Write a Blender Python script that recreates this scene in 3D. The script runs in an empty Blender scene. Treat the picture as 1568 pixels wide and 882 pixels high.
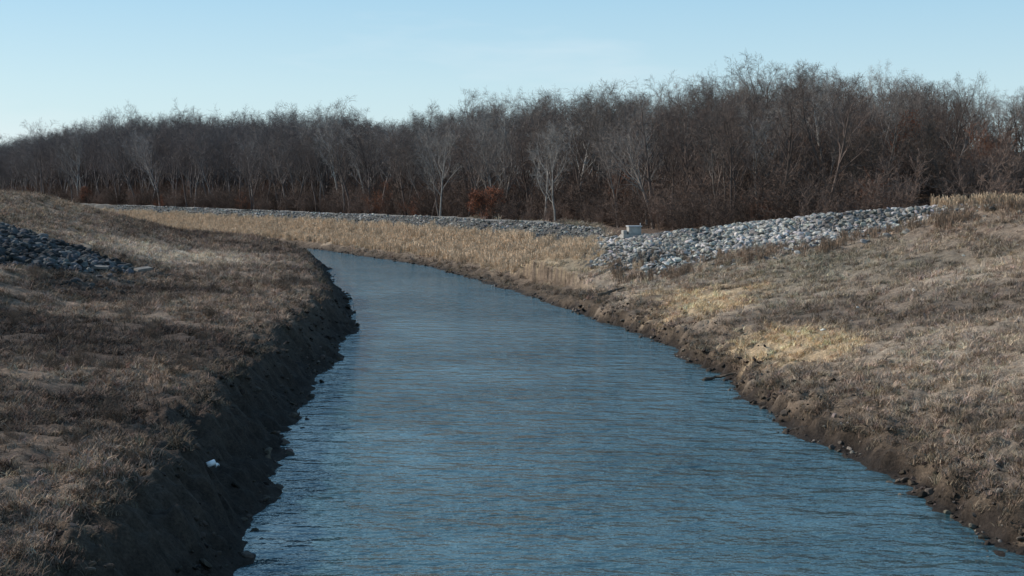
import bpy, math, random
import numpy as np
from mathutils import Vector

random.seed(7); rng=np.random.default_rng(7)
scene=bpy.context.scene
# ------------------------------------------------------------------ noise
LAT=rng.random((256,256))
def vn(x,y):
    xi=np.floor(x).astype(int); yi=np.floor(y).astype(int)
    fx=x-xi; fy=y-yi
    fx=fx*fx*(3-2*fx); fy=fy*fy*(3-2*fy)
    a=LAT[xi%256,yi%256]; b=LAT[(xi+1)%256,yi%256]
    c=LAT[xi%256,(yi+1)%256]; d=LAT[(xi+1)%256,(yi+1)%256]
    return (a*(1-fx)+b*fx)*(1-fy)+(c*(1-fx)+d*fx)*fy
def fbm(x,y,s,o=4,ox=0.0):
    t=0;amp=1;n=0
    for i in range(o):
        t=t+amp*(vn(x*s+ox+i*17.3,y*s+ox*1.7+i*9.1)*2-1); n+=amp; amp*=.55; s=s*2.03
    return t/n
def sst(a,b,x):
    t=np.clip((x-a)/(b-a),0,1); return t*t*(3-2*t)
# ------------------------------------------------------------------ river plan (metres, water level z=0)
LE=np.array([(-5,-60),(-5,0),(-5.2,20),(-5.6,28.7),(-5.9,31.5),(-6.4,35.5),(-7.1,42.7),(-7.9,55.3),(-8.5,68.7),(-9.0,82),(-11.8,101.4),(-15.6,121),(-18.7,141.6),(-24.4,164),(-32,182),(-45,205),(-68,245),(-120,335),(-175,430),(-500,1000)],float)
RE=np.array([(11.6,-60),(11.4,0),(11.2,25),(11.0,29.8),(10.8,33.1),(10.6,36.7),(10.3,41.2),(9.5,46.2),(8.9,53.5),(8.7,59.1),(8.2,66),(7.9,71.6),(6.6,80),(4.8,88.3),(2.2,101.4),(-1.3,115),(-3.8,127.7),(-10,150),(-17.4,167.5),(-24.2,183.8),(-32,199),(-53,235),(-105,325),(-160,420),(-480,990)],float)
def pdist(x,y,P,Z=None):
    best=np.full(x.shape,1e9); zz=np.zeros(x.shape)
    for i in range(len(P)-1):
        ax,ay=P[i][:2]; bx,by=P[i+1][:2]
        dx,dy=bx-ax,by-ay
        t=np.clip(((x-ax)*dx+(y-ay)*dy)/(dx*dx+dy*dy),0,1)
        d=np.hypot(x-ax-t*dx,y-ay-t*dy)
        m=d<best; best=np.where(m,d,best)
        if Z is not None: zz=np.where(m,Z[i]+t*(Z[i+1]-Z[i]),zz)
    return (best,zz) if Z is not None else best
RID=np.array([(8.5,116),(15.5,107),(24.6,103),(31,100),(40,94),(60,80),(90,60)],float)
RIDZ=[3.9,4.9,6.2,6.6,6.9,7.0,7.0]
def plan(x,y):
    xl=np.interp(y,LE[:,1],LE[:,0]); xr=np.interp(y,RE[:,1],RE[:,0])
    dl=pdist(x,y,LE)*np.where(x<xl,1,-1)
    dr=pdist(x,y,RE)*np.where(x>xr,1,-1)
    wob=.6*fbm(x,y,.33,4)+.32*fbm(x,y,1.6,2,5)
    rd,rz=pdist(x,y,RID,RIDZ)
    return dl+wob,dr+wob*1.2,rd,rz
def terrain(x,y):
    dl,dr,rd,rz=plan(x,y)
    zl=np.interp(dl,[-8,-2,0,.35,.9,1.9,2.4,4,12,29,34,46,70,300],[-1,-.8,0,.18,.75,1.8,2.0,2.15,2.7,7.3,7.6,7.4,5.0,7])
    zr1=np.interp(dr,[-8,-2,0,.3,.6,.9,3,8,16,25,32,60],[-1,-.8,0,.08,.55,.78,1.25,2.2,4.0,6.75,7.0,7.0])
    zr2=np.interp(dr,[-8,-2,0,2,5,9,13,17,22,40,120,300],[-1,-.6,0,.45,1.2,2.9,4.2,4.3,3.4,4.4,9.5,12])
    w=sst(90,110,y)
    zr=zr1*(1-w)+zr2*w
    zr=zr+w*7.0*np.exp(-(((x-45)/25)**2+((y-152)/28)**2))*sst(16,36,dr)
    rg=rz-np.maximum(0,rd-1.5)/3.1
    k=.35; h=np.clip(.5+.5*(rg-zr)/k,0,1); zmx=zr*(1-h)+rg*h+k*h*(1-h)
    zr=np.where(dr>3,zmx,zr)
    z=np.where(dl>dr,zl,zr)
    D=np.maximum(dl,dr)
    land=sst(.1,1.5,D)
    bank=land*(1-sst(3,9,D))
    z=z+land*(.17*fbm(x,y,.12,3,3)+.13*fbm(x,y,.6,3,11))+bank*(.24*fbm(x,y,1.3,4,21))+land*.07*fbm(x,y,2.6,3,31)*(1-sst(50,110,y))
    z=z-bank*.5*np.clip(fbm(x,y,.5,3,44)-.1,0,1)+sst(.05,.4,D)*(1-sst(2.5,4,D))*.17*fbm(x,y,3.1,2,61)
    return z,dl,dr,rd,rz
def masks(x,y):
    z,dl,dr,rd,rz=terrain(x,y)
    n1=fbm(x,y,.25,4,50); n2=fbm(x,y,1.1,3,60)
    left=dl>dr
    ridy=np.interp(x,RID[:,0],RID[:,1])
    ripR=(~left)&(y>84)&(x<33+n1*2)&(rd<9.3+n1*5+n2*2-sst(22,32,x)*2.5)&(y<ridy+1.5)&(x>6.3+n2*2.5+n1*2)
    ripS=(~left)&(y>100)&(dr>8.9+n2*.9)&(dr<14.2)&(x<13)&((x<8.5)|(y<ridy+2))
    ripL=left&(y>62)&(y<100)&(dl>np.maximum(12.6,13+(83-y)*.36)+n1*1.2)&(y<84-(x+21.5)*.8+n2)
    road=(~left)&(y>118)&(dr>=14.2)&(dr<17.2)&(x<5)
    forest=(~left)&(((dr>17.8)&(y>112)&(x<9))|((x>=9)&(y>ridy+2.0)))|(left&(dl>60)&(y>220))
    return z,dl,dr,rd,rz,left,ripR,ripS,ripL,road,forest,n1,n2
def albedo(x,y,M=None):
    z,dl,dr,rd,rz,left,ripR,ripS,ripL,road,forest,n1,n2=M if M is not None else masks(x,y)
    def C(r,g,b): return np.stack([np.full(x.shape,r),np.full(x.shape,g),np.full(x.shape,b)],-1)
    def mix(a,b,t): return a*(1-t[...,None])+b*t[...,None]
    cl=mix(C(.095,.066,.050),C(.25,.18,.130),np.clip(.42+2.2*fbm(x,y,.16,5,70),0,1))
    cl=mix(cl,C(.29,.212,.148),sst(14,26,dl)*.8)
    tr=np.abs(((dl*1.0+1.5*np.sin(y*.06))%5.2)-2.6); cl=mix(cl,C(.12,.085,.062),(1-sst(.2,.7,tr+n2*.5))*sst(7,10,dl)*.6)
    p3=np.exp(-(((x+25)/5.5)**2+((y-108)/13)**2)*1.1); cl=mix(cl,C(.48,.375,.28),np.clip(p3*1.5+n1*.4*(p3>.2),0,1)*.95)
    cr=mix(C(.195,.148,.110),C(.37,.290,.215),np.clip(.5+1.7*fbm(x,y,.13,5,80),0,1))
    cr=mix(cr,C(.215,.183,.132),np.clip(1.8*fbm(x,y,.07,3,85),0,1)*.8*sst(3,7,dr))
    cr=mix(cr,C(.26,.185,.135),sst(15,22,dr)*.6)
    cr=mix(cr,C(.18,.130,.092),(1-sst(1.0,5,dr+n1*2.5))*.5)
    e1=1.05-np.sqrt(((x-11.2)/3.8)**2+((y-82)/8.5)**2)+.6*n1+.5*n2
    e2=1.05-np.sqrt(((x-11.9)/3.0)**2+((y-60)/6.5)**2)+.65*n1+.5*n2
    cr=mix(cr,C(.52,.378,.232),sst(.0,.6,np.maximum(e1,e2))*.95)
    c=np.where(left[...,None],cl,cr)
    sh=np.maximum(dl,dr)
    mudw=1-sst(.25,np.where(left,2.0,.7),sh+n2*.4)
    mud2=np.where(left,1-sst(1.8,3.0,sh+n2*.7),np.where(y>88,1-sst(1.5,3.2,sh+n2),1-sst(.5,1.2,sh+n2*.9)))
    c=mix(c,np.where(left[...,None],C(.060,.043,.032),C(.10,.072,.05)),np.clip(mud2,0,1)*.9)
    c=mix(c,C(.030,.023,.019),mudw*.92)
    far=(~left)&(y>104)&(dr>3.2)&(dr<9.4); c=np.where(far[...,None],C(.34,.262,.175),c)
    c=np.where(road[...,None],C(.24,.225,.20),c)
    rp=ripR|ripS
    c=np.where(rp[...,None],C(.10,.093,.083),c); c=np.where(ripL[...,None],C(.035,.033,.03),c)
    c=np.where(forest[...,None],mix(C(.10,.066,.046),C(.16,.105,.07),np.clip(.5+n1,0,1)),c)
    return c
# ------------------------------------------------------------------ node helpers
def newmat(name):
    m=bpy.data.materials.new(name); m.use_nodes=True
    nt=m.node_tree; b=nt.nodes['Principled BSDF']
    b.inputs['Specular IOR Level'].default_value=.2; b.inputs['Roughness'].default_value=.95
    return m,nt,b
def N(nt,t,**kw):
    n=nt.nodes.new(t)
    for k,v in kw.items(): setattr(n,k,v)
    return n
def L(nt,a,b): nt.links.new(a,b)
def ramp(nt,fac,stops):
    r=N(nt,'ShaderNodeValToRGB'); e=r.color_ramp.elements
    e[0].position,e[0].color=stops[0][0],(*stops[0][1],1); e[1].position,e[1].color=stops[-1][0],(*stops[-1][1],1)
    for p,c in stops[1:-1]:
        q=e.new(p); q.color=(*c,1)
    L(nt,fac,r.inputs[0]); return r.outputs[0]
def mul(nt,a,b):
    m=N(nt,'ShaderNodeMix',data_type='RGBA',blend_type='MULTIPLY'); m.inputs[0].default_value=1
    L(nt,a,m.inputs[6]); L(nt,b,m.inputs[7]); return m.outputs[2]
def noise(nt,scale,detail=4,rough=.6,vec=None):
    n=N(nt,'ShaderNodeTexNoise'); n.inputs['Scale'].default_value=scale; n.inputs['Detail'].default_value=detail; n.inputs['Roughness'].default_value=rough
    if vec is None:
        g=N(nt,'ShaderNodeNewGeometry'); vec=g.outputs['Position']
    L(nt,vec,n.inputs['Vector']); return n.outputs['Fac']
def g3(v): return (v,v,v)
# ------------------------------------------------------------------ ground
ys=list(np.arange(-60,16,2.0)); y=16.0
while y<3500:
    ys.append(y); y+= max(.12,.0050*y) if y<340 else .03*y
ys=np.array(ys); nx=921
s=np.linspace(-1,1,nx); s=np.sign(s)*(.50*np.abs(s)+.50*np.abs(s)**2.2)
W=26+.85*np.maximum(ys,0)
X=s[None,:]*W[:,None]+np.clip(-.02*ys,-20,0)[:,None]; Y=np.repeat(ys[:,None],nx,1)
x=X.ravel(); yv=Y.ravel()
M=masks(x,yv); z=M[0]
z=np.where(yv>700,np.interp(yv,[700,1200,3500],[1,0,0])*z+np.interp(yv,[700,1200,3500],[0,8,8]),z)
col=albedo(x,yv,M)
def mkmesh(name,co,faces_flat,loopn,mat,smooth=False):
    me=bpy.data.meshes.new(name)
    nf=len(faces_flat)//loopn
    me.vertices.add(len(co)); me.vertices.foreach_set('co',np.asarray(co,np.float32).ravel())
    me.loops.add(len(faces_flat)); me.loops.foreach_set('vertex_index',np.asarray(faces_flat,np.int32))
    me.polygons.add(nf); me.polygons.foreach_set('loop_start',np.arange(nf,dtype=np.int32)*loopn)
    me.polygons.foreach_set('loop_total',np.full(nf,loopn,np.int32))
    if smooth: me.polygons.foreach_set('use_smooth',np.ones(nf,bool))
    me.update(calc_edges=True); me.validate()
    if mat: me.materials.append(mat)
    return me
ny=len(ys); idx=np.arange(ny*nx).reshape(ny,nx)
q=np.stack([idx[:-1,:-1],idx[:-1,1:],idx[1:,1:],idx[1:,:-1]],-1).reshape(-1)
mg,nt,b=newmat('dead_grass_soil')
at=N(nt,'ShaderNodeAttribute',attribute_name='col')
n1=noise(nt,2.2,6,.7); n2=noise(nt,14,5,.75)
c=mul(nt,at.outputs['Color'],ramp(nt,n1,[(.3,g3(.5)),(.7,g3(1.45))]))
c=mul(nt,c,ramp(nt,n2,[(.3,g3(.5)),(.72,g3(1.5))]))
L(nt,c,b.inputs['Base Color'])
bp=N(nt,'ShaderNodeBump'); bp.inputs['Strength'].default_value=.9; bp.inputs['Distance'].default_value=.12
L(nt,n2,bp.inputs['Height']); L(nt,bp.outputs[0],b.inputs['Normal'])
me=mkmesh('ground',np.stack([x,yv,z],-1),q,4,mg,True)
a=me.attributes.new('col','FLOAT_COLOR','POINT'); a.data.foreach_set('color',np.concatenate([col,np.ones((len(x),1))],1).astype(np.float32).ravel())
scene.collection.objects.link(bpy.data.objects.new('ground',me))
# ------------------------------------------------------------------ water
mw,nt,b=newmat('river_water')
b.inputs['Base Color'].default_value=(.036,.080,.095,1); b.inputs['Roughness'].default_value=.09; b.inputs['IOR'].default_value=1.5
b.inputs['Specular IOR Level'].default_value=.5
g=N(nt,'ShaderNodeNewGeometry')
def mapped(sc,rot):
    m=N(nt,'ShaderNodeMapping'); m.inputs['Scale'].default_value=sc; m.inputs['Rotation'].default_value=(0,0,rot); L(nt,g.outputs['Position'],m.inputs['Vector']); return m.outputs[0]
w1=noise(nt,1.0,2,.5,mapped((.7,1.1,1),.22)); w2=noise(nt,1.0,3,.6,mapped((2.0,3.0,1),-.2)); w3=noise(nt,.07,5,.65)
ad=N(nt,'ShaderNodeMath',operation='MULTIPLY_ADD'); ad.inputs[1].default_value=.38; L(nt,w2,ad.inputs[0]); L(nt,w1,ad.inputs[2])
bp=N(nt,'ShaderNodeBump'); bp.inputs['Distance'].default_value=.46
mr=N(nt,'ShaderNodeMapRange'); mr.inputs['From Min'].default_value=.4; mr.inputs['From Max'].default_value=.6; mr.inputs['To Min'].default_value=.35; mr.inputs['To Max'].default_value=1
L(nt,w3,mr.inputs['Value']); L(nt,mr.outputs[0],bp.inputs['Strength'])
L(nt,ad.outputs[0],bp.inputs['Height']); L(nt,bp.outputs[0],b.inputs['Normal'])
yy=np.unique(np.concatenate([LE[:,1],RE[:,1]])); yy=yy[(yy<=990)]
co=[];f=[]
for i,t in enumerate(yy):
    co+= [(np.interp(t,LE[:,1],LE[:,0])-2.5,t,0),(np.interp(t,RE[:,1],RE[:,0])+2.5,t,0)]
    if i: k=2*i; f+=[k-2,k-1,k+1,k]
me=mkmesh('river_water',co,f,4,mw); scene.collection.objects.link(bpy.data.objects.new('river_water',me))
# ------------------------------------------------------------------ instancing
def instancer(name,pts,rot,scl,idxs,cols,templates):
    coll=bpy.data.collections.new(name+'_parts')
    for i,(tm) in enumerate(templates):
        o=bpy.data.objects.new('%s_part_%02d'%(name,i),tm); coll.objects.link(o)
    n=len(pts); me=bpy.data.meshes.new(name); me.vertices.add(n); me.vertices.foreach_set('co',np.asarray(pts,np.float32).ravel())
    def att(nm,ty,arr,key):
        a=me.attributes.new(nm,ty,'POINT'); a.data.foreach_set(key,arr)
    att('rot','FLOAT_VECTOR',np.asarray(rot,np.float32).ravel(),'vector')
    att('scl','FLOAT_VECTOR',np.asarray(scl,np.float32).ravel(),'vector')
    att('icol','FLOAT_VECTOR',np.asarray(cols,np.float32).ravel(),'vector')
    att('idx','INT',np.asarray(idxs,np.int32),'value')
    o=bpy.data.objects.new(name,me); scene.collection.objects.link(o)
    ng=bpy.data.node_groups.new(name,'GeometryNodeTree')
    ng.interface.new_socket('Geometry',in_out='INPUT',socket_type='NodeSocketGeometry'); ng.interface.new_socket('Geometry',in_out='OUTPUT',socket_type='NodeSocketGeometry')
    gi=ng.nodes.new('NodeGroupInput'); go=ng.nodes.new('NodeGroupOutput'); ip=ng.nodes.new('GeometryNodeInstanceOnPoints'); ci=ng.nodes.new('GeometryNodeCollectionInfo')
    ci.inputs['Collection'].default_value=coll; ci.inputs['Separate Children'].default_value=True; ci.inputs['Reset Children'].default_value=True
    def na(nm,ty):
        q=ng.nodes.new('GeometryNodeInputNamedAttribute'); q.data_type=ty; q.inputs['Name'].default_value=nm; return q.outputs['Attribute']
    e=ng.nodes.new('FunctionNodeEulerToRotation')
    l=ng.links.new
    l(gi.outputs[0],ip.inputs['Points']); l(ci.outputs[0],ip.inputs['Instance']); ip.inputs['Pick Instance'].default_value=True
    l(na('idx','INT'),ip.inputs['Instance Index']); l(na('rot','FLOAT_VECTOR'),e.inputs[0]); l(e.outputs[0],ip.inputs['Rotation']); l(na('scl','FLOAT_VECTOR'),ip.inputs['Scale'])
    l(ip.outputs[0],go.inputs[0])
    md=o.modifiers.new('scatter','NODES'); md.node_group=ng
    return o
def instmat(name,lo=.6,hi=1.4,sc=3,rough=.95):
    m,nt,b=newmat(name)
    at=N(nt,'ShaderNodeAttribute',attribute_name='icol',attribute_type='INSTANCER')
    c=mul(nt,at.outputs['Color'],ramp(nt,noise(nt,sc,3,.6),[(.3,g3(lo)),(.7,g3(hi))]))
    L(nt,c,b.inputs['Base Color']); b.inputs['Roughness'].default_value=rough
    return m
m_grass=instmat('dry_grass_blades'); m_rock=instmat('limestone_rock',.65,1.3,5); m_twig=instmat('bare_bark',.8,1.2,.6); m_leaf=instmat('rust_leaves',.7,1.3,2)
def tuft(nb,lmin,lmax,wd,leanmin,leanmax,spread,seg=2,head=False):
    co=[];f=[]
    for i in range(nb):
        a=random.uniform(0,6.283); r=spread*math.sqrt(random.random()); az=random.uniform(0,6.283)
        l=random.uniform(lmin,lmax); ln=random.uniform(leanmin,leanmax)
        p=Vector((r*math.cos(a),r*math.sin(a),-.03)); w=wd*random.uniform(.6,1.4)
        side=Vector((-math.sin(az+random.uniform(-.8,.8)),math.cos(az),0)).normalized()
        k0=len(co)
        for s_ in range(seg+1):
            t=s_/seg; ww=w*(1-.75*t)
            if head and s_==seg: ww=w*1.6
            co+= [tuple(p-side*ww/2),tuple(p+side*ww/2)]
            if s_<seg:
                f+=[k0+2*s_,k0+2*s_+1,k0+2*s_+3,k0+2*s_+2]
            an=ln*(.4+.9*t); p=p+Vector((math.sin(an)*math.cos(az),math.sin(an)*math.sin(az),math.cos(an)))*(l/seg)
    return mkmesh('tuft',co,f,4,m_grass)
T_short=[tuft(24,.10,.28,.016,1.0,1.6,.17) for _ in range(5)]+[tuft(16,.15,.36,.013,.4,1.2,.12) for _ in range(2)]
T_tall=[tuft(26,.7,1.25,.028,.05,.4,.32,2,True) for _ in range(5)]
def rot_rand(n,tilt=.15): return np.stack([rng.normal(0,tilt,n),rng.normal(0,tilt,n),rng.uniform(0,6.283,n)],-1)
n=270000
py=np.exp(rng.uniform(math.log(15),math.log(190),n)); px=rng.uniform(-1,1,n)*(.47*py+4)
M=masks(px,py); z,dl,dr=M[0],M[1],M[2]; D=np.maximum(dl,dr); n2=M[12]
clump=fbm(px,py,.9,3,90)
keep=(D>np.where(M[5],1.7,.35)+.4*rng.random(n))&~M[6]&~M[7]&~M[8]&~M[9]&~M[10]&(rng.random(n)<np.clip(.58+2.0*clump,.06,1))&~((~M[5])&(py>98)&(dr<3.5)&(rng.random(n)<.6))
keep&=~((D<2.6)&M[5]&(rng.random(n)<.45))
px,py,z,D,dl,dr=[q_[keep] for q_ in (px,py,z,D,dl,dr)]; lf=M[5][keep]; n=len(px)
c=albedo(px,py)*1.15*rng.uniform(.5,1.65,n)[:,None]
c=np.where(((D<3))[:,None],np.maximum(c,np.where(lf,.75,1.15)[:,None]*np.array([.15,.112,.081])*rng.uniform(.5,1.5,n)[:,None]),c)
c*=1+rng.normal(0,.04,(n,3))
s_=(.6+.009*py)*rng.uniform(.55,1.4,n)
s3=np.stack([s_*1.15,s_*1.15,s_*rng.uniform(.6,1.2,n)],-1)
instancer('dry_grass',np.stack([px,py,z],-1),rot_rand(n,.2),s3,rng.choice(7,n,p=[.18]*5+[.05]*2),np.clip(c,.02,.75),T_short)
print('grass',n)
def sel_tall(n,x0,x1,y0,y1,cond):
    x=rng.uniform(x0,x1,n); y=rng.uniform(y0,y1,n); M=masks(x,y); k=cond(x,y,M); return x[k],y[k],M[0][k],M[1][k],M[2][k]
A=sel_tall(330000,-130,12,100,330,lambda x,y,M:(~M[5])&(M[2]>2.8+M[12]*1.1+2.5*sst(122,104,y))&(M[2]<9.1+M[12]*.7)&(rng.random(len(x))<.7+.8*M[11])&~M[6])
B=sel_tall(12000,7,34,80,112,lambda x,y,M:(~M[5])&(M[3]>6.5)&(M[3]<13.5)&(rng.random(len(x))<np.where(M[6],.08,.25+1.3*M[12]))&(M[2]>4))
Cc=sel_tall(5000,30,46,88,101,lambda x,y,M:(M[3]<2.2)&(rng.random(len(x))<.5+M[12]))
Lw=sel_tall(3500,-40,-8,30,120,lambda x,y,M:M[5]&(M[1]>3)&(M[1]<15)&(rng.random(len(x))<.03+.8*M[12]))
Rw=sel_tall(2500,4,30,40,105,lambda x,y,M:(~M[5])&(M[2]>1)&(M[2]<14)&(rng.random(len(x))<.8*M[12]-.05))
xs=[];cs=[];ss=[]
for (q_,base,sc) in ((A,(.57,.44,.31),.85),(B,(.24,.17,.12),.55),(Cc,(.46,.34,.23),.8),(Lw,(.17,.12,.09),.32),(Rw,(.2,.15,.11),.28)):
    m=len(q_[0]); xs.append(np.stack(q_[:3],-1)); cs.append(np.array(base)*rng.uniform(.7,1.25,m)[:,None]); ss.append(sc*rng.uniform(.6,1.15,m)*(np.interp(q_[1],[104,112,135],[.55,.65,1]) if q_ is A else 1))
xs=np.concatenate(xs);cs=np.concatenate(cs);ss=np.concatenate(ss);n=len(xs); print('tall',n)
instancer('tall_straw_grass',xs,rot_rand(n,.1),np.stack([ss,ss,ss*rng.uniform(.7,1.1,n)],-1),rng.integers(0,5,n),cs,T_tall)
# rocks
import bmesh
def rock(seed):
    r=np.random.default_rng(seed); bm=bmesh.new(); bmesh.ops.create_icosphere(bm,subdivisions=2,radius=1)
    for k in range(11):
        nn=r.normal(size=3); nn/=np.linalg.norm(nn); nn=Vector(nn); dd=r.uniform(.5,.85)
        for v in bm.verts:
            e=v.co.dot(nn)-dd
            if e>0: v.co-=nn*e
    sc=(r.uniform(.8,1.3),r.uniform(.7,1.1),r.uniform(.5,.8))
    for v in bm.verts: v.co=Vector((v.co.x*sc[0],v.co.y*sc[1],v.co.z*sc[2]))
    me=bpy.data.meshes.new('rock'); bm.to_mesh(me); bm.free(); me.materials.append(m_rock); return me
ROCKS=[rock(i) for i in range(8)]
def rocks(name,n,x0,x1,y0,y1,cond,base,rmin,rmax,sink=.2):
    x=rng.uniform(x0,x1,n); y=rng.uniform(y0,y1,n); M=masks(x,y); k=cond(x,y,M); x,y,z=x[k],y[k],M[0][k]; n=len(x)
    s=rmin+(rmax-rmin)*rng.random(n)**3.2
    patch=np.clip(1+.9*fbm(x,y,.3,3,150),.5,1.5)
    c=np.array(base)*(rng.uniform(.35,1.5,n)*patch)[:,None]*(1+rng.normal(0,.03,(n,3)))
    print(name,n)
    return instancer(name,np.stack([x,y,z+s*sink],-1),rng.uniform(-.7,.7,(n,3))+np.stack([np.zeros(n),np.zeros(n),rng.uniform(0,6.28,n)],-1),np.stack([s]*3,-1),rng.integers(0,8,n),np.clip(c,.01,.8),ROCKS)
rocks('riprap',46000,6,37,84,118,lambda x,y,M:(M[6]&(rng.random(len(x))<np.interp(M[3]-3*M[12],[5,9],[1,.25])))|((M[3]<13)&(x<35)&(M[2]>6)&~M[10]&(y<118)&(rng.random(len(x))<.03)),(.275,.258,.235),.07,.34)
rocks('riprap',230000,-130,13,100,330,lambda x,y,M:M[7],(.25,.232,.208),.08,.28)
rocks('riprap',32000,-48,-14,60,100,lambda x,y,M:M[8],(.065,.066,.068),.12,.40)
rocks('riprap',40000,-34,-12,66,92,lambda x,y,M:(M[5]&(M[1]>11)&(M[1]<15)&(rng.random(len(x))<.05)&~M[8]),(.08,.075,.07),.08,.22)
rocks('shore_stones',95000,-34,14,22,190,lambda x,y,M:(np.maximum(M[1],M[2])<.55)&(np.maximum(M[1],M[2])>-.35)&(M[12]>-.1)&(rng.random(len(x))<.5),(.065,.052,.042),.04,.20)
rocks('shore_stones',40000,-8,14,30,135,lambda x,y,M:(~M[5])&(M[2]<1.4)&(M[2]>-.2)&(M[11]>-.05)&(rng.random(len(x))<.2),(.13,.11,.09),.04,.14)
rocks('soil_clods',80000,-24,24,22,90,lambda x,y,M:(np.maximum(M[1],M[2])<2.8)&(np.maximum(M[1],M[2])>.1)&(M[12]>-.05)&(rng.random(len(x))<.4),(.055,.041,.032),.04,.16,.05)
rocks('field_stones',900,8,34,38,98,lambda x,y,M:(M[2]>3)&(rng.random(len(x))<.09),(.40,.38,.35),.05,.16)
# ------------------------------------------------------------------ bare trees
def tree_mesh(seed,H,style='forest',mat=None,leaves=0,thick=1.0):
    R=random.Random(seed); co=[];tri=[]
    leafpts=[]
    def tube(pts,rad,sides):
        k0=len(co); 
        if sides==2:
            ax=Vector((R.uniform(-1,1),R.uniform(-1,1),R.uniform(-.3,.3)))
            for p,r in zip(pts,rad):
                d=(pts[-1]-pts[0]).cross(ax).normalized()*r
                co.append(tuple(p-d)); co.append(tuple(p+d))
            for i in range(len(pts)-1):
                a=k0+2*i; tri.extend([a,a+1,a+3,a+2])
            return
        for i,(p,r) in enumerate(zip(pts,rad)):
            d=(pts[min(i+1,len(pts)-1)]-pts[max(i-1,0)]).normalized()
            u=d.cross(Vector((.31,.95,.05))).normalized(); v=d.cross(u)
            for j in range(sides):
                an=6.2832*j/sides; co.append(tuple(p+(u*math.cos(an)+v*math.sin(an))*r))
        for i in range(len(pts)-1):
            for j in range(sides):
                a=k0+i*sides+j; b_=k0+i*sides+(j+1)%sides
                tri.extend([a,b_,b_+sides,a+sides])
    def grow(p,d,l,r,lev):
        nseg={0:9,1:6,2:4,3:3,4:2}[lev]; pts=[p.copy()]; rad=[r]; dirs=[d.copy()]
        wig={0:.07,1:.15,2:.2,3:.26,4:.3}[lev]; up={0:.05,1:.12,2:.09,3:.05,4:.02}[lev]
        for i in range(nseg):
            d=(d+Vector((R.gauss(0,wig),R.gauss(0,wig),R.gauss(0,wig*.7)+up))).normalized()
            p=p+d*(l/nseg); pts.append(p.copy()); dirs.append(d.copy())
            t=(i+1)/nseg; rad.append(max(r*(1-(.8 if lev==0 else .85)*t),.0075))
        tube(pts,rad,{0:7,1:5,2:3,3:2,4:2}[lev])
        if lev==4:
            leafpts.append(pts[-1]); return
        nch={0:R.randint(10,14),1:R.randint(5,7),2:R.randint(4,6),3:R.randint(3,5)}[lev]
        t0={0:.38 if style!='open' else .26,1:.25,2:.18,3:.1}[lev]
        for c_ in range(nch):
            t=t0+(1-t0)*(c_+R.random())/nch; f_=t*nseg; i=min(int(f_),nseg-1); q=pts[i].lerp(pts[i+1],f_-i); dd=dirs[i+1]
            pr=rad[i]*(1-(f_-i))+rad[i+1]*(f_-i)
            az=R.uniform(0,6.283) if lev else c_*2.4+R.uniform(-.5,.5)
            u=dd.orthogonal().normalized(); v=dd.cross(u)
            ang={0:R.uniform(.45,.88),1:R.uniform(.4,.88),2:R.uniform(.45,.9),3:R.uniform(.4,.9)}[lev]
            nd=(dd*math.cos(ang)+(u*math.cos(az)+v*math.sin(az))*math.sin(ang)).normalized()
            if lev==0: nl=H*(.40-.34*abs(t-.5))*R.uniform(.75,1.1)*(1.15 if style=='open' else .9)
            elif lev==1: nl=l*(.55-.25*t)*R.uniform(.7,1.2)
            elif lev==2: nl=l*(.6-.2*t)*R.uniform(.7,1.2)
            else: nl=R.uniform(.3,.65)
            if lev==0 and t<.48 and R.random()<.5 and style=='forest': continue
            grow(q,nd,nl,min(pr*.62,{0:.1,1:.05,2:.022,3:.013}[lev]*H/15*thick),lev+1)
    lean=Vector((R.gauss(0,.05),R.gauss(0,.05),1)).normalized()
    if style=='fork':
        grow(Vector((0,0,-.4)),Vector((R.uniform(.1,.3),R.uniform(-.2,.2),1)).normalized(),H*.84,H*.013,0)
        grow(Vector((0,0,-.4)),Vector((-R.uniform(.1,.3),R.uniform(-.2,.2),1)).normalized(),H*.78,H*.011,0)
    else: grow(Vector((0,0,-.4)),lean,H*.85,H*.0145*thick,0)
    me=mkmesh('tree',co,tri,4,mat or m_twig)
    if leaves:
        lc=[];lf=[]
        for p in leafpts:
            for k in range(leaves):
                if R.random()<.45: continue
                c0=p+Vector((R.gauss(0,.15),R.gauss(0,.15),R.gauss(0,.15))); a_=Vector((R.gauss(0,1),R.gauss(0,1),R.gauss(0,1))).normalized(); b_=a_.orthogonal().normalized(); sz=R.uniform(.04,.09)
                k0=len(lc); lc+=[tuple(c0-a_*sz),tuple(c0-b_*sz*.6),tuple(c0+a_*sz),tuple(c0+b_*sz*.6)]; lf+=[k0,k0+1,k0+2,k0+3]
        co2=co+lc; f2=tri+[len(co)+i for i in lf]
        me=mkmesh('tree',co2,f2,4,mat or m_twig); me.materials.append(m_leaf)
        mi=np.zeros(len(f2)//4,np.int32); mi[len(tri)//4:]=1; me.polygons.foreach_set('material_index',mi)
    return me
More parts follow.
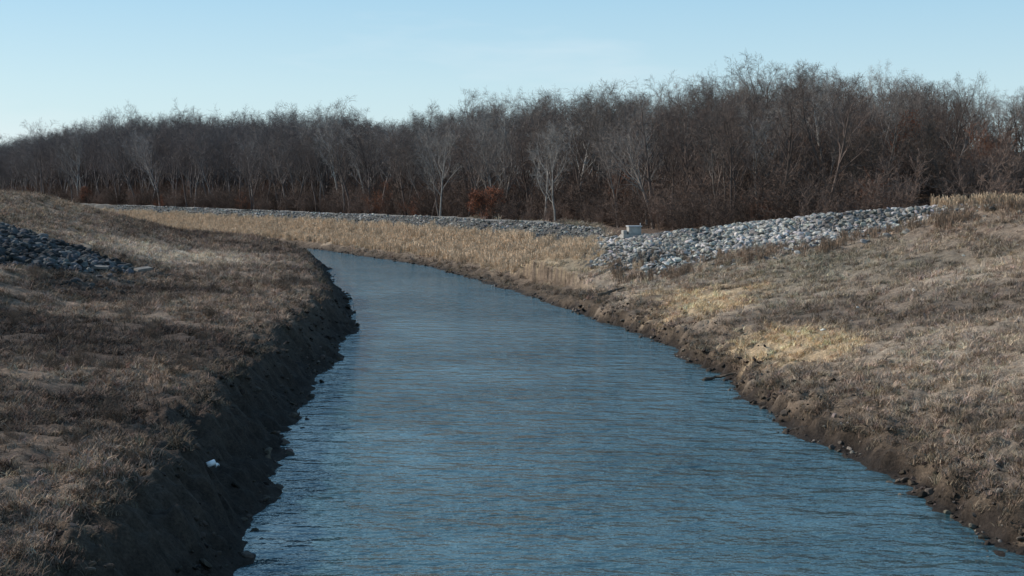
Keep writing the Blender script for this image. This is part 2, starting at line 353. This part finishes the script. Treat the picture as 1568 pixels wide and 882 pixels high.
def brush_mesh(seed,H):
    R=random.Random(seed); co=[];f=[]
    def st(p,d,l,r,lev):
        n=3; pts=[p]
        for i in range(n):
            d=(d+Vector((R.gauss(0,.2),R.gauss(0,.2),R.gauss(0,.15)+.03))).normalized(); p=p+d*(l/n); pts.append(p)
        ax=Vector((R.uniform(-1,1),R.uniform(-1,1),.1)); k0=len(co)
        sd=(pts[-1]-pts[0]).cross(ax).normalized()
        for i,q in enumerate(pts):
            rr=max(r*(1-.75*i/n),.008); co.append(tuple(q-sd*rr)); co.append(tuple(q+sd*rr))
        for i in range(n): a=k0+2*i; f.extend([a,a+1,a+3,a+2])
        if lev<3:
            for c_ in range([9,8,5][lev]):
                t=R.uniform(.15,1); i=min(int(t*n),n-1); q=pts[i].lerp(pts[i+1],t*n-i)
                nd=(d+Vector((R.gauss(0,.6),R.gauss(0,.6),R.gauss(.1,.4)))).normalized()
                st(q,nd,l*R.uniform(.3,.55),r*.55,lev+1)
    for k in range(9):
        a=R.uniform(0,6.28); st(Vector((math.cos(a)*.5,math.sin(a)*.5,-.1)),Vector((math.cos(a)*R.uniform(.1,.6),math.sin(a)*R.uniform(.1,.6),1)).normalized(),H*R.uniform(.6,1),.022,0)
    return mkmesh('brush',co,f,4,m_twig)
TREES=[tree_mesh(100+i,15,st) for i,st in enumerate(['forest','open','forest','fork','forest','open','forest','fork','forest','open'])]
NT=len(TREES)
BRUSH=[brush_mesh(200+i,4) for i in range(5)]
print('treefaces',[len(t.polygons) for t in TREES],len(BRUSH[0].polygons))
def scatter_forest(spacing,jit,depthfun):
    gx=np.arange(-330,190,spacing); gy=np.arange(100,600,spacing); X,Y=np.meshgrid(gx,gy); X=X.ravel()+rng.uniform(-jit,jit,X.size); Y=Y.ravel()+rng.uniform(-jit,jit,Y.size)
    M=masks(X,Y); k=M[10]&depthfun(X,Y,M)&(np.abs(X)<.47*Y+12)
    return X[k],Y[k],M[0][k],M[2][k]
def front(a,b,lim): return lambda X,Y,M:((M[2]>a)&(M[2]<b)&(Y>np.interp(X,[-400,10,20,30,40,50,62,200],lim)))|((M[5])&(M[1]>60)&(M[1]<110))
X,Y,Z,DR=scatter_forest(4.6,2.3,front(21,80,[0,120,121,123,127,134,140,140])); n=len(X); print('trees',n)
# canopy-top elevation (m above water) over the site: valley floor stand, hill crest stand, thinner stand at the right end
U=X/Y
top=8+Y*np.interp(U,[-.40,-.36,-.31,-.26,-.21,-.17,-.12,-.08,-.04,0,.04,.08,.12,.17,.22,.27,.31,.36,.42],[.060,.061,.055,.053,.050,.052,.049,.047,.058,.063,.064,.066,.072,.082,.086,.081,.076,.069,.064])
TH=np.array([np.percentile([v.co.z for v in t.vertices],99.5) for t in TREES]); ti=rng.integers(0,NT,n)
hs=(top-Z)/TH[ti]
hs=np.clip(hs,.25,1.5)*rng.normal(.95,.09,n)*(1+.12*fbm(X,Y,.07,2,130))*np.interp(DR,[20,30,55,80],[.84,1,.97,.90])
tone=rng.choice(3,n,p=[.60,.30,.10]); base=np.array([(.125,.094,.080),(.185,.153,.133),(.34,.31,.28)])[tone]
c=base*rng.uniform(.7,1.25,n)[:,None]
haze_mix=sst(170,320,Y)[:,None]*.4; c=c*(1-haze_mix)+haze_mix*np.array([.160,.146,.150])  # distance haze painted into the far trees' bark colour as a cooler grey
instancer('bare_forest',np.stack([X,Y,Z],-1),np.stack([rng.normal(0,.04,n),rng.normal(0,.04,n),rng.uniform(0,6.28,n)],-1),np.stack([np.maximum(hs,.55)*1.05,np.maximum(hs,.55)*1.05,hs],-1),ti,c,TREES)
X,Y,Z,DR=scatter_forest(3.0,1.5,front(19.2,55,[0,116,114,112,110,108,106,90])); n=len(X); print('brush',n)
hs=rng.uniform(.45,1.4,n)*np.interp(DR,[19,24,60],[.55,1,1.3])*np.interp(X,[28,40],[1,.7]); c=np.array((.150,.106,.085))*rng.uniform(.55,1.4,n)[:,None]
red=rng.random(n)<.05; c[red]=np.array((.22,.10,.06))
instancer('forest_underbrush',np.stack([X,Y,Z],-1),np.stack([rng.normal(0,.06,n),rng.normal(0,.06,n),rng.uniform(0,6.28,n)],-1),np.stack([hs,hs,hs],-1),rng.integers(0,5,n),c,BRUSH)
# dead weed skeletons on the left bench
n=420; X=rng.uniform(-34,-8,n); Y=rng.uniform(28,90,n); M=masks(X,Y); k=M[5]&(M[1]>2.5)&(M[1]<16)&~M[8]&(M[11]>-.1); X,Y,Z=X[k],Y[k],M[0][k]; n=len(X); hs=rng.uniform(.06,.16,n)
instancer('dead_weeds',np.stack([X,Y,Z],-1),rot_rand(n,.25),np.stack([hs*1.2,hs*1.2,hs],-1),rng.integers(0,5,n),np.array((.11,.08,.06))*rng.uniform(.6,1.8,n)[:,None],BRUSH)
def solid(name,colr,lo=.7,hi=1.3,sc=4,rough=.9):
    m,nt,b=newmat(name); o=N(nt,'ShaderNodeRGB'); o.outputs[0].default_value=(*colr,1)
    n_=noise(nt,sc,5,.65); L(nt,mul(nt,o.outputs[0],ramp(nt,n_,[(.3,g3(lo)),(.7,g3(hi))])),b.inputs['Base Color']); b.inputs['Roughness'].default_value=rough
    bp=N(nt,'ShaderNodeBump'); bp.inputs['Strength'].default_value=.4; bp.inputs['Distance'].default_value=.02; L(nt,n_,bp.inputs['Height']); L(nt,bp.outputs[0],b.inputs['Normal'])
    return m
m_syc=solid('pale_sycamore_bark',(.27,.245,.22)); m_dark=solid('dark_bark',(.09,.07,.058)); m_oakleaf=solid('rust_oak_leaves',(.26,.09,.045),.6,1.4,2)
def gz(x,y): return float(terrain(np.array([float(x)]),np.array([float(y)]))[0][0])
def single(name,me,x,y,s,rz=0,tilt=0):
    o=bpy.data.objects.new(name,me); o.location=(x,y,gz(x,y)-.1); o.scale=(s,s,s); o.rotation_euler=(0,tilt,rz); scene.collection.objects.link(o); return o
for i,(x,y,h) in enumerate([(-2.6,190,14),(5.0,161,11),(-10,196,13)]):
    single('sycamore_tree',tree_mesh(300+i,h,'open',m_syc,0,.8),x,y,1,i*1.3)
single('leaning_tree',tree_mesh(400,8,'open',m_dark),37,119,1,.5,-.25)
single('bare_tree',tree_mesh(401,8,'fork',m_dark),31,122,1,2.)
def leafy(seed,h):
    global m_leaf
    s=m_leaf; m_leaf=m_oakleaf; me=tree_mesh(seed,h,'open',m_dark,3); m_leaf=s; return me
for i,(x,y,h) in enumerate([(-4.2,183,3.6),(-2.4,184,4.4),(-117,388,5),(36,128,7)]):
    single('rust_leaved_oak',leafy(500+i,h),x,y,1,i)
# ------------------------------------------------------------------ small things
m_conc=solid('weathered_concrete',(.33,.315,.29),.8,1.2,3); m_metal=solid('galvanised_metal',(.42,.43,.44),.9,1.1,3,.5); m_white=solid('white_plastic',(.75,.75,.75),.95,1.05,3,.35); m_wood=solid('driftwood_bark',(.10,.078,.06),.6,1.4,8)
m_oldc=solid('dirty_concrete',(.17,.155,.14),.7,1.3,3)
def empty(name,x,y,dz=0,rz=0):
    o=bpy.data.objects.new(name,None); o.location=(x,y,gz(x,y)+dz); o.rotation_euler=(0,0,rz); scene.collection.objects.link(o); return o
def box(par,name,c_,d,mat,bev=.03,rot=(0,0,0)):
    bm=bmesh.new(); bmesh.ops.create_cube(bm,size=1)
    for v in bm.verts: v.co=Vector((v.co.x*d[0],v.co.y*d[1],v.co.z*d[2]))
    bmesh.ops.bevel(bm,geom=bm.edges[:],offset=bev,segments=2,affect='EDGES'); me=bpy.data.meshes.new(name); bm.to_mesh(me); bm.free(); me.materials.append(mat)
    o=bpy.data.objects.new(name,me); o.location=c_; o.rotation_euler=rot; o.parent=par; scene.collection.objects.link(o)
def cyl(par,name,c_,r1,r2,h,mat,rot=(0,0,0),seg=20):
    bm=bmesh.new(); bmesh.ops.create_cone(bm,cap_ends=True,segments=seg,radius1=r1,radius2=r2,depth=h); me=bpy.data.meshes.new(name); bm.to_mesh(me); bm.free(); me.materials.append(mat)
    for p in me.polygons: p.use_smooth=len(p.vertices)==4
    o=bpy.data.objects.new(name,me); o.location=c_; o.rotation_euler=rot; o.parent=par; scene.collection.objects.link(o)
e=empty('concrete_drain_inlet',9.6,112.5,0.1,.15)
box(e,'base_slab',(0,0,.05),(1.7,1.3,.3),m_conc); box(e,'chamber',(.15,0,.5),(1.0,.9,.62),m_conc); box(e,'lid',(.15,0,.86),(1.12,1.0,.09),m_metal,.015); box(e,'side_wall',(-.62,.1,.36),(.3,.8,.34),m_conc); cyl(e,'hinge_post',(.6,-.3,1.0),.03,.03,.24,m_metal)
e=empty('plastic_bottle',-7.45,34.4,.12,.6)
R90=(0,1.3,0)
cyl(e,'body',(0,0,0),.07,.07,.22,m_white,R90); cyl(e,'shoulder',(.145,0,-.040),.07,.030,.08,m_white,R90); cyl(e,'cap',(.198,0,-.055),.034,.034,.036,m_metal,R90)
e=empty('concrete_slab_rubble',-23.5,79.5,.1,.2); box(e,'slab',(0,0,.05),(1.3,.6,.14),m_oldc,.03,(.1,.05,0)); box(e,'broken_piece',(2.6,-1,-.03),(.9,.6,.14),m_oldc,.03,(.12,-.1,.5))
def log(name,pts,r,mat):
    R=random.Random(len(name)+int(pts[0][0]*10)); me=bpy.data.meshes.new(name); co=[];f=[]; S=9
    P=[]
    for i in range(len(pts)-1):
        for k in range(4): P.append(Vector(pts[i]).lerp(Vector(pts[i+1]),k/4)+Vector((R.gauss(0,.02),R.gauss(0,.02),R.gauss(0,.015))))
    P.append(Vector(pts[-1]))
    for i,p in enumerate(P):
        d=(P[min(i+1,len(P)-1)]-P[max(0,i-1)]).normalized(); u=d.cross(Vector((0,0,1))).normalized(); v=d.cross(u); rr=r*(1-.5*i/len(P))
        for j in range(S): a=6.283*j/S; co.append(tuple(p+(u*math.cos(a)+v*math.sin(a))*rr*R.uniform(.85,1.15)))
    for i in range(len(P)-1):
        for j in range(S): f.append((i*S+j,i*S+(j+1)%S,(i+1)*S+(j+1)%S,(i+1)*S+j))
    f.append(tuple(range(S))); f.append(tuple((len(P)-1)*S+j for j in range(S)))
    me.from_pydata(co,[],f); me.materials.append(mat); o=bpy.data.objects.new(name,me); scene.collection.objects.link(o)
def lp(*a): return [(x,y,gz(x,y)+h) for x,y,h in a]
log('driftwood_log',lp((5.6,92,.15),(6.6,92.6,.2),(7.4,92.6,.3)),.12,m_wood)
log('driftwood_log',[(9.0,46.0,.04),(9.7,46.4,.08),(10.2,46.2,.3)],.07,m_wood)
log('driftwood_log',[(8.0,58.6,.03),(8.6,59.0,.08),(9.4,58.7,.3)],.07,m_wood)
# ------------------------------------------------------------------ light, sky, camera
EL,AZ=28,-72
w=bpy.data.worlds.new('World'); scene.world=w; w.use_nodes=True; nt=w.node_tree
bg=nt.nodes['Background']; sk=N(nt,'ShaderNodeTexSky'); sk.sky_type='NISHITA'; sk.sun_disc=False; sk.sun_elevation=math.radians(EL); sk.sun_rotation=math.radians(AZ%360)
sk.air_density=1.0; sk.dust_density=.4; sk.ozone_density=2.0
tc=N(nt,'ShaderNodeTexCoord'); sp=N(nt,'ShaderNodeSeparateXYZ'); L(nt,tc.outputs['Generated'],sp.inputs[0])
# hazy horizon band over the Nishita sky (values are in the sky texture's own units, strength applied after)
hz=ramp(nt,sp.outputs['Z'],[(0,(5.9,7.3,7.8)),(.07,(4.9,6.8,7.7)),(.14,(3.4,5.8,7.5)),(.28,(2.8,5.6,7.8)),(.5,(2.0,4.3,6.8)),(1,(.7,1.6,3.2))])
mx=N(nt,'ShaderNodeMix',data_type='RGBA'); mx.inputs[0].default_value=.75; L(nt,sk.outputs[0],mx.inputs[6]); L(nt,hz,mx.inputs[7])
mp=N(nt,'ShaderNodeMapping'); mp.inputs['Scale'].default_value=(3,3,16); L(nt,tc.outputs['Generated'],mp.inputs['Vector'])
cn=noise(nt,1.0,5,.55,mp.outputs[0])
cm=ramp(nt,cn,[(.56,g3(0)),(.8,g3(.45))])
mx2=N(nt,'ShaderNodeMix',data_type='RGBA'); L(nt,cm,mx2.inputs[0]); L(nt,mx.outputs[2],mx2.inputs[6]); mx2.inputs[7].default_value=(7,7.6,8,1)
bg.inputs[1].default_value=.12
L(nt,mx2.outputs[2],bg.inputs[0])
sun=bpy.data.lights.new('sun','SUN'); sun.energy=5.0; sun.angle=math.radians(.53); sun.color=(1,.92,.82)
so=bpy.data.objects.new('sun',sun); scene.collection.objects.link(so)
e_,a_=math.radians(EL),math.radians(AZ); dv=Vector((math.sin(a_)*math.cos(e_),math.cos(a_)*math.cos(e_),math.sin(e_)))
so.rotation_euler=dv.to_track_quat('Z','Y').to_euler(); so.location=dv*100
cam=bpy.data.cameras.new('camera'); cam.sensor_width=36; cam.lens=49.45; cam.clip_end=6000; cam.clip_start=.5
co_=bpy.data.objects.new('camera',cam); co_.location=(0,0,8); co_.rotation_euler=(math.radians(90-4.01),0,0); scene.collection.objects.link(co_); scene.camera=co_
scene.view_settings.view_transform='Standard'; scene.view_settings.look='None'; scene.view_settings.exposure=0
